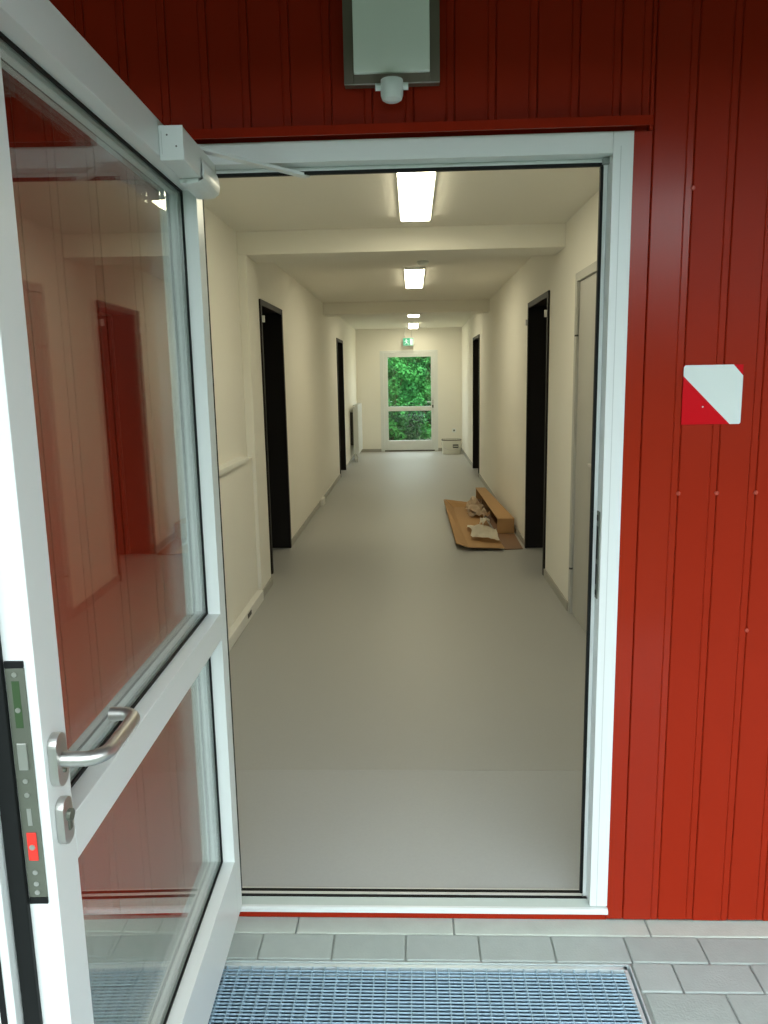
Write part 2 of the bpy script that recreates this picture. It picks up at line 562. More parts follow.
# ------------------------------------------------------------------ dark door linings
def dark_lining(name, side, y0, y1, label, hinges):
    s = 1 if side == 'r' else -1
    xw = XR if side == 'r' else XL
    root = empty(name, (0, 0, 0))
    tag(root, label, 'door frame', kind='structure')

    def bx(name, d0, d1, a, b, z0, z1, m=DARKFRAME, bev=0.003):
        xa, xb = sorted((xw - s * d0, xw - s * d1))
        return MB().box(xa, xb, a, b, z0, z1, bev).build(name, m, root)
    c = 0.045
    bx('casing', 0.014, 0.0, y0, y0 + c, ZF, DTOP)
    bx('casing', 0.014, 0.0, y1 - c, y1, ZF, DTOP)
    bx('casing', 0.014, 0.0, y0 + c, y1 - c, DTOP - c, DTOP)
    bx('jamb_lining', -0.001, -0.215, y0 + 0.002, y0 + 0.030, ZF, DTOP - 0.002)
    bx('jamb_lining', -0.001, -0.215, y1 - 0.030, y1 - 0.002, ZF, DTOP - 0.002)
    bx('head_lining', -0.001, -0.215, y0 + 0.030, y1 - 0.030, DTOP - 0.030, DTOP - 0.002)
    bx('door_leaf', -0.216, -1.10, y1 - 0.075, y1 - 0.034, ZF + 0.006, DTOP - 0.04)
    for yy, z in hinges:
        bx('hinge', 0.034, 0.0145, yy - 0.009, yy + 0.009, z, z + 0.05, HINGEW, 0.002)
    return root


dark_lining('trim_4', 'r', *DR[0], 'dark brown door frame in the wall beside the cardboard', [(DR[0][0] + 0.03, 1.975), (DR[0][1] - 0.02, 1.975)])
dark_lining('trim_5', 'r', *DR[1], 'dark brown door frame between the cardboard and the bucket', [])
dark_lining('trim_6', 'l', *DL[0], 'dark brown door frame next to the pilaster', [(DL[0][0] + 0.03, 1.99)])
dark_lining('trim_7', 'l', *DL[1], 'dark brown door frame next to the radiator', [])

# ------------------------------------------------------------------ grey steel door right behind the entrance
gd = tag(empty('door_3'), 'light grey steel door in the wall near the entrance', 'door', kind='structure')
MB().box(XR - 0.006, XR + 0.10, GY1 - 0.05, GY1, ZF, DTOP, 0.003).build('door_jamb', GREYDOOR, gd)
MB().box(XR - 0.006, XR + 0.10, GY0, GY0 + 0.05, ZF, DTOP, 0.003).build('door_jamb', GREYDOOR, gd)
MB().box(XR - 0.006, XR + 0.10, GY0 + 0.05, GY1 - 0.05, DTOP - 0.05, DTOP, 0.003).build('door_head', GREYDOOR, gd)
gl_ = MB().box(XR + 0.012, XR + 0.06, GY0 + 0.052, GY1 - 0.052, ZF + 0.006, DTOP - 0.052, 0.002).build('door_leaf', GREYDOOR, gd)
for z in (1.80, 0.35):
    MB().tube([(XR - 0.0, GY1 - 0.045, z), (XR - 0.0, GY1 - 0.045, z + 0.16)], 0.011, 10).build('hinge', GREYDOOR, gl_, smooth=False)
    MB().tube([(XR - 0.0, GY1 - 0.045, z - 0.012), (XR - 0.0, GY1 - 0.045, z - 0.001)], 0.012, 10).build('hinge_cap', DARKSPOT, gl_)
hd = MB().tube([(XR + 0.012, GY0 + 0.13, 1.08), (XR - 0.045, GY0 + 0.13, 1.08), (XR - 0.05, GY0 + 0.15, 1.08), (XR - 0.05, GY0 + 0.25, 1.08)], 0.009, 10)
hd.build('handle', STEEL, gl_, smooth=True)

# ------------------------------------------------------------------ ceiling lights
def ceiling_light(y0, y1, label):
    r = empty('ceiling_light', (0.03, (y0 + y1) / 2, ZC))
    tag(r, label, 'ceiling light', 'long ceiling lights along the corridor')
    h = (y1 - y0) / 2
    hs = MB()
    hs.prism([(-0.092, 0), (-0.092, -0.020), (-0.087, -0.020), (-0.087, -0.004), (0.087, -0.004), (0.087, -0.020), (0.092, -0.020), (0.092, 0)], 'y', -h - 0.01, h + 0.01)
    hs.build('housing', WPLASTIC, r, label='white lamp housing')
    for s in (-1, 1):
        a, b = sorted((s * h, s * (h + 0.01)))
        MB().box(-0.0865, 0.0865, a, b, -0.020, -0.0045).build('end_cap', WPLASTIC, r)
    MB().box(-0.086, 0.086, -h + 0.001, h - 0.001, -0.030, -0.006, 0.003).build('diffuser', LEDMAT, r, label='glowing white diffuser')


ceiling_light(1.50, 2.86, 'glowing ceiling light between the entrance and the pilaster beam')
ceiling_light(5.08, 6.44, 'glowing ceiling light past the pilaster beam, above the cardboard')
ceiling_light(9.15, 10.51, 'glowing ceiling light between the two door frames furthest from the entrance')
ceiling_light(12.15, 13.50, 'glowing ceiling light right in front of the green exit sign')

# small ceiling fittings
def fitting(x, y, r, h, label):
    o = MB().tube([(0, 0, 0), (0, 0, -h * 0.5), (0, 0, -h)], [r, r, r * 0.7], 20).build('smoke_detector', WPLASTIC, None, (x, y, ZC))
    tag(smooth_angle(o), label, 'detector')


fitting(-0.95, 4.25, 0.05, 0.045, 'round white ceiling detector behind the beam near the pilaster')
fitting(0.10, 4.72, 0.05, 0.03, 'flat white ceiling detector beside the light above the cardboard')

# ------------------------------------------------------------------ exit sign
ex = empty('exit_sign', (-0.075, 13.72, 2.17))
tag(ex, 'glowing green and white running man exit sign hanging above the far door', 'exit sign')
GREEN_E = mat_emit('exit_green', (0.05, 0.55, 0.30), 0.45)
WHITE_E = mat_emit('exit_white', (0.75, 1.0, 0.85), 0.8)
MB().box(-0.105, 0.105, -0.018, 0.018, 0.0, 0.155, 0.004).build('sign_body', WPLASTIC, ex)
MB().box(-0.10, 0.10, -0.021, -0.0185, 0.005, 0.150).build('sign_face', GREEN_E, ex)
rm = MB()
def poly(pts):
    rm.prism(pts, 'y', -0.0225, -0.0212)
poly([(0.035, 0.015), (0.09, 0.015), (0.09, 0.14), (0.035, 0.14)])                         # doorway
poly([(-0.040 + 0.011 * math.cos(a), 0.122 + 0.011 * math.sin(a)) for a in [k * math.pi / 6 for k in range(12)]])   # head
poly([(-0.055, 0.105), (-0.030, 0.108), (-0.020, 0.065), (-0.045, 0.060)])                 # torso
poly([(-0.030, 0.104), (0.005, 0.085), (0.012, 0.091), (-0.025, 0.112)])                   # front arm
poly([(-0.055, 0.105), (-0.080, 0.080), (-0.074, 0.073), (-0.045, 0.095)])                 # rear arm
poly([(-0.022, 0.068), (0.006, 0.050), (0.002, 0.018), (-0.010, 0.018), (-0.008, 0.044), (-0.036, 0.060)])          # front leg
poly([(-0.045, 0.062), (-0.030, 0.060), (-0.052, 0.030), (-0.085, 0.030), (-0.085, 0.040), (-0.058, 0.041)])        # rear leg
rm.build('pictogram', WHITE_E, ex, label='white running man and doorway')
for s in (-0.07, 0.07):
    MB().tube([(s, 0, 0.154), (s, 0, ZC - 2.17)], 0.004, 8).build('hanger_rod', STEEL, ex)

# ------------------------------------------------------------------ glazed far door
fd = tag(empty('door_2'), 'white framed glazed door at the far end of the corridor', 'door', kind='structure')
Y0, Y1 = YF - 0.01, YF + 0.07
MB().box(FDX0, FDX0 + 0.07, Y0, Y1, ZF, FDZ, 0.004).build('door_jamb', WHITE_ALU, fd)
MB().box(FDX1 - 0.07, FDX1, Y0, Y1, ZF, FDZ, 0.004).build('door_jamb', WHITE_ALU, fd)
MB().box(FDX0 + 0.07, FDX1 - 0.07, Y0, Y1, FDZ - 0.055, FDZ, 0.004).build('door_head', WHITE_ALU, fd)
lx0, lx1 = FDX0 + 0.072, FDX1 - 0.072
MB().box(lx0, lx0 + 0.082, Y0 + 0.005, Y1 - 0.01, ZF + 0.03, FDZ - 0.057, 0.003).build('stile', WHITE_ALU, fd)
MB().box(lx1 - 0.065, lx1, Y0 + 0.005, Y1 - 0.01, ZF + 0.03, FDZ - 0.057, 0.003).build('stile', WHITE_ALU, fd)
gx_0, gx_1 = lx0 + 0.083, lx1 - 0.066
for z0, z1, n in ((1.955, FDZ - 0.057, 'top_rail'), (0.872, 0.962, 'middle_rail'), (ZF + 0.03, 0.270, 'bottom_rail')):
    MB().box(gx_0 - 0.001, gx_1 + 0.001, Y0 + 0.006, Y1 - 0.011, z0, z1, 0.003).build(n, WHITE_ALU, fd)
for z0, z1 in ((0.963, 1.954), (0.271, 0.871)):
    MB().box(gx_0, gx_1, YF + 0.020, YF + 0.026, z0, z1).build('glass_pane', GLASS, fd)
MB().box(FDX0 + 0.071, FDX1 - 0.071, Y0 - 0.005, Y1, ZF, ZF + 0.024, 0.003).build('threshold', mat('dark_alu', (0.16, 0.15, 0.13), 0.4, 0.5), fd)
hx = lx1 - 0.033
h2 = MB().tube([(hx, Y0 + 0.005, 1.05), (hx, Y0 - 0.04, 1.05), (hx - 0.01, Y0 - 0.048, 1.05), (hx - 0.12, Y0 - 0.048, 1.05)], 0.010, 10).build('handle', STEEL, fd, smooth=True)
MB().box(hx - 0.016, hx + 0.016, Y0 - 0.004, Y0 + 0.004, 1.01, 1.09, 0.003).build('rosette', STEEL, h2)
MB().box(hx - 0.014, hx + 0.014, Y0 - 0.005, Y0 + 0.004, 0.93, 0.99, 0.003).build('lock_plate', DARKSPOT, fd)

# ------------------------------------------------------------------ radiator
rad = empty('radiator', (XL + 0.0015, 12.3, ZF))
tag(rad, 'white panel radiator on the corridor wall past the last dark door frame', 'radiator')
ry0, ry1 = -0.45, 0.65
rp = MB()
prof = []
n = 22
for i in range(n):
    a = ry0 + (ry1 - ry0) * i / n
    b = ry0 + (ry1 - ry0) * (i + 1) / n
    w = b - a
    prof += [(a + 0.1 * w, 0.148), (a + 0.2 * w, 0.152), (a + 0.8 * w, 0.152), (a + 0.9 * w, 0.148)]
pts = [(0.10, ry0)] + [(d, y) for y, d in prof] + [(0.10, ry1)]
rp.prism(pts, 'z', 0.15, 1.02)
rp.build('front_panel', WHITE_ALU, rad)
MB().box(0.062, 0.099, ry0 + 0.01, ry1 - 0.01, 0.16, 1.0, 0.004).build('rear_panel', WHITE_ALU, rad)
gri = MB()
for i in range(28):
    y = ry0 + 0.02 + i * (ry1 - ry0 - 0.04) / 27
    gri.box(0.064, 0.146, y - 0.006, y + 0.006, 1.022, 1.034)
gri.box(0.060, 0.070, ry0, ry1, 1.021, 1.035); gri.box(0.142, 0.152, ry0, ry1, 1.021, 1.035)
gri.build('top_grille', WHITE_ALU, rad)
for y in (ry0 + 0.15, ry1 - 0.15):
    MB().box(0.0, 0.061, y - 0.015, y + 0.015, 0.3, 0.9).build('wall_bracket', DARKSPOT, rad)
MB().tube([(0.09, ry0 + 0.05, 0.155), (0.09, ry0 + 0.05, 0.0)], 0.009, 8).build('pipe', DUCT, rad)
MB().tube([(0.12, ry0 + 0.10, 0.155), (0.12, ry0 + 0.10, 0.0)], 0.009, 8).build('pipe', DUCT, rad)
MB().tube([(0.105, ry0 + 0.0, 0.09), (0.105, ry0 - 0.06, 0.09)], [0.02, 0.024], 12).build('valve', WPLASTIC, rad)

# socket on the far wall
so = empty('wall_socket', (0.84, YF, 0.42))
tag(so, 'small white wall socket above the bucket', 'socket')
MB().box(-0.04, 0.04, -0.010, 0.0, 0.0, 0.08, 0.004).build('cover_plate', WPLASTIC, so)
MB().tube([(0, -0.0101, 0.04), (0, -0.0125, 0.04)], 0.019, 16).build('socket_insert', DARKSPOT, so)

# ------------------------------------------------------------------ paint bucket
bk_ = empty('paint_bucket', (0.755, 13.20, ZF))
tag(bk_, 'open white oval paint bucket with black label standing in the far corner', 'bucket')


def oval(a, b, n=32, p=3.0):
    out = []
    for k in range(n):
        t = 2 * math.pi * k / n
        c, s = math.cos(t), math.sin(t)
        out.append((a * math.copysign(abs(c) ** (2 / p), c), b * math.copysign(abs(s) ** (2 / p), s)))
    return out


def loft(m, secs, close_bottom=True, close_top=False):
    rings = [[m.bm.verts.new((x, y, z)) for x, y in pts] for pts, z in secs]
    k = len(rings[0])
    for i in range(len(rings) - 1):
        for j in range(k):
            m.bm.faces.new((rings[i][j], rings[i][(j + 1) % k], rings[i + 1][(j + 1) % k], rings[i + 1][j]))
    if close_bottom:
        m.bm.faces.new(rings[0][::-1])
    if close_top:
        m.bm.faces.new(rings[-1])
    return m


b = MB()
loft(b, [(oval(0.172, 0.124), 0.0), (oval(0.180, 0.130), 0.01), (oval(0.190, 0.138), 0.285), (oval(0.183, 0.131), 0.285), (oval(0.172, 0.121), 0.02)], True, True)
smooth_angle(b.build('bucket_body', BUCKET, bk_))
b = MB()
loft(b, [(oval(0.1895, 0.1375), 0.266), (oval(0.196, 0.144), 0.268), (oval(0.197, 0.145), 0.290), (oval(0.184, 0.132), 0.291)], False, False)
smooth_angle(b.build('rim', mat('dark_rim', (0.16, 0.14, 0.11), 0.5), bk_))
MB().box(0.02, 0.13, -0.141, -0.125, 0.125, 0.195, 0.002).build('label', DARKSPOT, bk_)
MB().box(0.03, 0.12, -0.1425, -0.1412, 0.152, 0.168).build('label_stripe', BUCKET, bk_)
MB().tube([(0.204 * math.cos(t), -0.155 - 0.01 * math.sin(t), 0.245 - 0.16 * math.sin(t)) for t in [math.pi * k / 20 for k in range(21)]], 0.003, 6).build('wire_handle', STEEL, bk_)

# ------------------------------------------------------------------ cardboard on the floor
cb_ = empty('cardboard_box', (0.6, 5.6, ZF))
tag(cb_, 'opened flat brown cardboard packaging lying along the corridor wall', 'cardboard')


def cw(p):
    return (p[0] - 0.6, p[1] - 5.6, p[2])


def sheet(name, a, b, c, d, th=0.005, m=None):
    return MB().quad(cw(a), cw(b), cw(c), cw(d), th).build(name, m or CARD, cb_)


sheet('base_panel', (0.475, 4.60, 0.038), (0.79, 4.60, 0.026), (0.74, 6.88, 0.008), (0.465, 6.85, 0.010))
sheet('side_flap', (0.372, 4.68, 0.058), (0.474, 4.60, 0.0385), (0.464, 6.85, 0.0105), (0.352, 6.98, 0.082))
sheet('end_flap', (0.465, 6.856, 0.0105), (0.74, 6.886, 0.009), (0.74, 7.00, 0.030), (0.362, 6.99, 0.084))
sheet('front_flap', (0.795, 4.64, 0.006), (0.958, 4.66, 0.006), (0.968, 5.32, 0.006), (0.80, 5.33, 0.007), m=mat('dark_cardboard', (0.20, 0.10, 0.045), 0.6, var=0.1))
sheet('lid_base', (0.800, 5.345, 0.0075), (0.962, 5.345, 0.0075), (0.872, 7.43, 0.0075), (0.772, 7.43, 0.0075), m=mat('dark_cardboard', (0.20, 0.10, 0.045), 0.6, var=0.1))
ch = MB()
# long lid: top, wall side, near end
T = 0.152
ch.quad(cw((0.806, 5.335, T)), cw((0.970, 5.335, T)), cw((0.880, 7.45, T)), cw((0.765, 7.45, T)), 0.005)
ch.build('long_lid_top', CARD, cb_)
MB().quad(cw((0.970, 5.336, T - 0.0055)), cw((0.970, 5.336, 0.0045)), cw((0.880, 7.45, 0.0045)), cw((0.880, 7.45, T - 0.0055)), 0.005).build('long_lid_side', CARD, cb_)
MB().quad(cw((0.806, 5.335, T - 0.0055)), cw((0.806, 5.335, 0.008)), cw((0.964, 5.335, 0.008)), cw((0.964, 5.335, T - 0.0055)), 0.005).build('long_lid_end', CARD, cb_)
MB().quad(cw((0.77, 7.44, T - 0.0055)), cw((0.87, 7.44, T - 0.0055)), cw((0.87, 7.44, 0.008)), cw((0.77, 7.44, 0.008)), 0.005).build('long_lid_end', CARD, cb_)


def crumple(name, corners, nx, ny, amp, freq, base, m, label, seed, lift=None, group=None):
    """a sheet of paper: bilinear patch with sharp random folds"""
    bmm = MB()
    cx = sum(c[0] for c in corners) / 4
    cy = sum(c[1] for c in corners) / 4
    grid = []
    for j in range(ny + 1):
        row = []
        for i in range(nx + 1):
            u, v = i / nx, j / ny
            p = (Vector(corners[0]) * (1 - u) * (1 - v) + Vector(corners[1]) * u * (1 - v) + Vector(corners[2]) * u * v + Vector(corners[3]) * (1 - u) * v)
            q = Vector((p.x * freq + seed, p.y * freq * 0.6, seed * 1.7))
            h = abs(noise.noise(q)) + 0.5 * abs(noise.noise(q * 2.3)) + 0.25 * random.random() * 0.4
            dx = noise.noise(q * 1.7 + Vector((9, 0, 0))) * amp * 0.7
            dy = noise.noise(q * 1.7 + Vector((0, 9, 0))) * amp * 0.9
            z = base + amp * h
            if lift:
                z += lift * (1 - (2 * u - 1) ** 2) * (1 - (2 * v - 1) ** 2)
            row.append(bmm.bm.verts.new((p.x + dx - cx, p.y + dy - cy, z)))
        grid.append(row)
    for j in range(ny):
        for i in range(nx):
            bmm.bm.faces.new((grid[j][i], grid[j][i + 1], grid[j + 1][i + 1], grid[j + 1][i]))
    geom = bmm.bm.faces[:]
    bmesh.ops.solidify(bmm.bm, geom=geom, thickness=0.0012)
    o = bmm.build(name, m, None, (cx, cy, ZF))
    return tag(o, label, 'paper', group)


crumple('paper_sheet', [(0.53, 4.88), (0.735, 4.74), (0.80, 5.28), (0.535, 5.56)], 10, 12, 0.055, 5.0, 0.036, PAPER, 'large white creased paper sheet lying on the flat cardboard', 3.1, 0.02)
crumple('crumpled_paper', [(0.60, 6.05), (0.775, 6.0), (0.775, 6.8), (0.62, 6.8)], 12, 14, 0.14, 9.0, 0.016, KRAFT, 'crumpled brown packing paper heaped beside the long cardboard lid', 5.3, 0.04)
crumple('paper_scrap', [(0.66, 5.62), (0.77, 5.62), (0.78, 5.80), (0.70, 5.82)], 6, 6, 0.10, 9.0, 0.020, PAPER, 'small white paper scrap between the creased sheet and the brown packing paper', 1.3, 0.03)

# ------------------------------------------------------------------ entrance frame
tf = tag(empty('trim_3'), 'white aluminium entrance door frame set in the red wall', 'door frame', kind='structure')
for sgn, xo in ((1, FW1), (-1, FW0)):
    def X(d):
        return xo - sgn * d
    def pb(name, d0, d1, y0, y1, z0, z1, m, bev=0.0015, par=tf):
        a, b = sorted((X(d0), X(d1)))
        return MB().box(a, b, y0, y1, z0, z1, bev).build(name, m, par)
    j = pb('jamb', 0.0, 0.050, 0.0, 0.078, 0.0475, FTOP, WHITE_ALU)
    pb('jamb_rebate', 0.0505, 0.061, 0.045, 0.078, 0.0475, FTOP - 0.052, WHITE_ALU)
    pb('gasket', 0.0612, 0.069, 0.042, 0.056, 0.058, FTOP - 0.069, RUBBER, 0.001)
    pb('jamb_groove', 0.030, 0.032, -0.0006, 0.0, 0.0475, FTOP - 0.034, mat('groove_grey', (0.55, 0.58, 0.57), 0.4), 0.0)
MB().box(FW0 + 0.0505, FW1 - 0.0505, 0.0, 0.078, FTOP - 0.050, FTOP, 0.0015).build('head', WHITE_ALU, tf)
MB().box(FW0 + 0.062, FW1 - 0.062, 0.045, 0.078, FTOP - 0.060, FTOP - 0.0505, 0.0015).build('head_rebate', WHITE_ALU, tf)
MB().box(FW0 + 0.062, FW1 - 0.062, 0.042, 0.056, FTOP - 0.068, FTOP - 0.0602, 0.001).build('gasket', RUBBER, tf)
MB().box(FW1 - 0.066, FW1 - 0.040, 0.030, 0.0445, FTOP - 0.066, FTOP - 0.051, 0.002).build('corner_cover', mat('grey_plastic', (0.25, 0.27, 0.26), 0.5), tf)
th = MB()
th.prism([(-0.012, 0.030), (-0.012, 0.040), (-0.007, 0.0440), (0.001, 0.0445), (0.001, 0.030)], 'x', FW0, FW1)
th.build('threshold_nose', WHITE_ALU, tf)
th = MB()
th.prism([(0.0012, 0.030), (0.0012, 0.0435), (0.034, 0.047), (0.034, 0.030)], 'x', FW0, FW1)
th.build('threshold', mat('grey_green_sill', (0.50, 0.56, 0.53), 0.45), tf)
for n_, y0, y1, zt, m in (('threshold_gasket', 0.0345, 0.0445, 0.0490, RUBBER), ('threshold_rail', 0.0450, 0.0560, 0.0495, RAIL),
                          ('threshold_gasket', 0.0565, 0.0675, 0.0505, RUBBER), ('threshold_rail', 0.0680, 0.0775, 0.0475, RAIL)):
    MB().box(FW0 + 0.062, FW1 - 0.062, y0, y1, 0.030, zt, 0.0008).build(n_, m, tf)
# strike plate in the right jamb
sp = MB().box(FW1 - 0.0535, FW1 - 0.0502, 0.016, 0.040, 0.965, 1.205, 0.001).build('strike_plate', FACEPLATE, tf)
for z0, z1, y0, y1 in ((1.180, 1.195, 0.022, 0.034), (1.075, 1.165, 0.018, 0.032), (1.005, 1.060, 0.024, 0.034), (0.975, 0.988, 0.022, 0.034)):
    MB().box(FW1 - 0.0548, FW1 - 0.0536, y0, y1, z0, z1, 0.0003).build('slot', RUBBER, sp)

# ------------------------------------------------------------------ open entrance door leaf
LD = math.atan2(-0.99972206, 0.02357567)
leaf = tag(empty('door_1', (-0.519, -0.004, 0.0), LD), 'open white glazed entrance door with two panes', 'door', kind='structure')
TH = 0.092
ZB, ZT, LW = 0.047, 2.095, 1.082
SW = 0.062
G = 0.038      # depth of the glass below the face


def lb(name, x0, x1, y0, y1, z0, z1, m=WHITE_ALU, bev=0.0015, par=leaf, **kw):
    return MB().box(x0, x1, y0, y1, z0, z1, bev).build(name, m, par, **kw)


lb('hinge_stile', 0.0, SW, -TH + 0.022, 0.0, ZB, ZT)
lb('lock_stile', LW - SW - 0.008, LW, -TH + 0.026, 0.0, ZB, ZT)
lb('top_rail', SW + 0.0005, LW - SW - 0.0085, -TH + 0.022, 0.0, 2.022, ZT)
lb('middle_rail', SW + 0.0005, LW - SW - 0.0085, -TH + 0.022, 0.0, 0.886, 0.957)
lb('bottom_rail', SW + 0.0005, LW - SW - 0.0085, -TH + 0.022, 0.0, ZB, 0.229)
# outer flange that overlaps the frame when shut
flg = MB()
fz0, fz1 = ZB - 0.012, ZT + 0.0
flg.box(-0.006, SW, -TH, -TH + 0.0215, fz0, fz1, 0.0015)
flg.box(LW - SW, LW + 0.020, -TH, -0.0664, fz0, fz1, 0.0015)
flg.box(SW, LW - SW, -TH, -TH + 0.0215, 2.022, fz1, 0.0015)
flg.box(SW, LW - SW, -TH, -TH + 0.0215, 0.886, 0.957, 0.0015)
flg.box(SW, LW - SW, -TH, -TH + 0.0215, fz0, 0.229, 0.0015)
flg.build('outer_flange', WHITE_ALU, leaf)
lb('edge_gasket', LW + 0.0002, LW + 0.009, -0.0625, -0.0395, ZB, ZT, RUBBER, 0.002)
lb('edge_gasket', LW + 0.0202, LW + 0.0235, -0.086, -0.078, ZB, ZT, RUBBER, 0.001)
gx_a, gx_b = SW, LW - SW - 0.008
for z0, z1 in ((0.957, 2.022), (0.229, 0.886)):
    p = lb('glass_pane', gx_a + 0.001, gx_b - 0.001, -G - 0.006, -G, z0 + 0.001, z1 - 0.001, GLASS, 0.0)
    lb('inner_glass', gx_a + 0.001, gx_b - 0.001, -G - 0.028, -G - 0.022, z0 + 0.001, z1 - 0.001, GLASS, 0.0, p)
    g = MB()
    w = 0.0055
    y0, y1 = -G + 0.0002, -G + 0.005
    g.box(gx_a + 0.0005, gx_a + w, y0, y1, z0 + 0.0005, z1 - 0.0005)
    g.box(gx_b - w, gx_b - 0.0005, y0, y1, z0 + 0.0005, z1 - 0.0005)
    g.box(gx_a + w, gx_b - w, y0, y1, z0 + 0.0005, z0 + w)
    g.box(gx_a + w, gx_b - w, y0, y1, z1 - w, z1 - 0.0005)
    g.build('pane_gasket', RUBBER, leaf)
    s = MB()
    y0, y1 = -G - 0.0215, -G - 0.0065
    w = 0.012
    s.box(gx_a + 0.002, gx_a + w, y0, y1, z0 + 0.002, z1 - 0.002)
    s.box(gx_b - w, gx_b - 0.002, y0, y1, z0 + 0.002, z1 - 0.002)
    s.box(gx_a + w, gx_b - w, y0, y1, z0 + 0.002, z0 + w)
    s.box(gx_a + w, gx_b - w, y0, y1, z1 - w, z1 - 0.002)
    s.build('pane_spacer', SPACER, leaf)
    # outer glazing seal
    g = MB()
    w = 0.0055
    y0, y1 = -G - 0.033, -G - 0.0285
    g.box(gx_a + 0.0005, gx_a + w, y0, y1, z0 + 0.0005, z1 - 0.0005)
    g.box(gx_b - w, gx_b - 0.0005, y0, y1, z0 + 0.0005, z1 - 0.0005)
    g.box(gx_a + w, gx_b - w, y0, y1, z0 + 0.0005, z0 + w)
    g.box(gx_a + w, gx_b - w, y0, y1, z1 - w, z1 - 0.0005)
    g.build('pane_gasket', RUBBER, leaf)


def stadium(w, h, n=10):
    r = w / 2
    k = h / 2 - r
    pts = [(r * math.cos(a), k + r * math.sin(a)) for a in [math.pi * i / n for i in range(n + 1)]]
    pts += [(r * math.cos(a), -k + r * math.sin(a)) for a in [math.pi + math.pi * i / n for i in range(n + 1)]]
    return pts


# lever handle
HX, HZ = 1.057, 1.066
path = [(HX, 0.010, HZ), (HX, 0.040, HZ)]
for i in range(0, 9):
    a = math.pi / 2 * i / 8
    path.append((HX - 0.030 * (1 - math.cos(a)), 0.040 + 0.028 * math.sin(a), HZ))
path.append((HX - 0.10, 0.068, HZ))
for i in range(1, 11):
    a = math.pi * 0.5 * i / 10
    path.append((HX - 0.118 - 0.024 * math.sin(a), 0.068 - 0.024 * (1 - math.cos(a)), HZ))
path.append((HX - 0.142, 0.026, HZ))
hnd = MB().tube(path, 0.0104, 18).build('lever_handle', STEEL, leaf, smooth=True, label='brushed steel lever handle')
smooth_angle(hnd)
ro = MB(); ro.prism([(HX + x, HZ + z) for x, z in stadium(0.033, 0.076)], 'y', 0.0005, 0.013, 0.0015)
smooth_angle(ro.build('rosette', STEEL, hnd))
MB().tube([(HX + 0.0, 0.0132, HZ - 0.016), (HX + 0.0, 0.016, HZ - 0.016)], 0.003, 8).build('grub_screw', FACEPLATE, hnd)
es = MB(); es.prism([(1.054 + x, 0.974 + z) for x, z in stadium(0.031, 0.068)], 'y', 0.0005, 0.012, 0.0015)
eo = smooth_angle(es.build('cylinder_escutcheon', STEEL, leaf))
kc = MB(); kc.tube([(1.054, 0.0122, 0.982), (1.054, 0.0175, 0.982)], 0.0085, 14)
kc.prism([(1.050, 0.961), (1.058, 0.961), (1.058, 0.977), (1.050, 0.977)], 'y', 0.0122, 0.0150)
kc.build('lock_cylinder', FACEPLATE, eo)
# lock face plate on the edge
ey = LW
f0, f1 = -0.0385, -0.0135
lf = MB(); lf.box(ey + 0.0003, ey + 0.003, f0, f1, 0.878, 1.207, 0.0006)
lfo = lf.build('lock_faceplate', FACEPLATE, leaf, label='grey steel lock faceplate on the door edge')
MB().box(ey + 0.0003, ey + 0.0036, f0, f1, 1.2075, 1.217, 0.001).build('faceplate_cap', RUBBER, lfo)
MB().box(ey + 0.0003, ey + 0.0036, f0, f1, 0.868, 0.8775, 0.001).build('faceplate_cap', RUBBER, lfo)
fm = (f0 + f1) / 2
MB().box(ey + 0.0031, ey + 0.0045, fm - 0.0065, fm + 0.0065, 0.934, 0.975, 0.0008).build('latch_marker', REDTAB, lfo, label='red latch marker')
MB().tube([(ey + 0.0046, fm, 0.954), (ey + 0.0056, fm, 0.954)], 0.004, 12).build('marker_screw', STEEL, lfo)
MB().box(ey + 0.0031, ey + 0.0050, fm - 0.0065, fm + 0.0065, 1.066, 1.104, 0.001).build('latch_bolt', STEEL, lfo)
MB().box(ey + 0.0031, ey + 0.0034, fm - 0.005, fm + 0.005, 1.125, 1.190, 0.0).build('faceplate_reflection', mat('painted_green_reflection', (0.028, 0.062, 0.02), 0.5), lfo, label='green reflection put into a flat strip')  # green mirrored in the metal plate, put into this strip's colour
MB().box(ey + 0.0031, ey + 0.0036, fm - 0.003, fm + 0.003, 0.985, 1.010, 0.0).build('bolt_slot', STEEL, lfo)
for z in (1.199, 1.150, 1.050, 1.030, 0.916, 0.899, 0.886):
    MB().tube([(ey + 0.0036, fm, z), (ey + 0.0046, fm, z)], 0.0036, 10).build('plate_screw', STEEL, lfo)
# hinges behind the leaf
for z in (0.25, 1.05, 1.85):
    MB().tube([(-0.010, -TH - 0.008, z), (-0.010, -TH - 0.008, z + 0.11)], 0.009, 12).build('hinge', WHITE_ALU, leaf)
# door closer
cl = lb('door_closer', 0.060, 0.352, 0.0006, 0.050, 2.014, 2.080, WHITE_ALU, 0.004, leaf, label='white overhead door closer')
cap = lb('closer_end_cap', 0.3525, 0.357, 0.0006, 0.0505, 2.0135, 2.0805, WPLASTIC, 0.0015, cl)
for a, b_ in ((0.018, 2.062), (0.036, 2.040)):
    MB().tube([(0.3572, a, b_), (0.3580, a, b_)], 0.0018, 8).build('cap_screw', DARKSPOT, cl)
lb('cap_groove', 0.3571, 0.3576, 0.006, 0.007, 2.025, 2.070, mat('groove_grey', (0.5, 0.5, 0.5)), 0.0, cl)
hub = MB()
hub.prism([(0.0006, 2.0135), (0.0006, 2.003), (0.024, 2.001), (0.044, 2.004), (0.055, 2.013), (0.058, 2.028), (0.056, 2.046), (0.0505, 2.060), (0.0505, 2.0135)], 'x', 0.056, 0.215, 0.003)
smooth_angle(hub.build('closer_cover', WHITE_ALU, cl), 40)
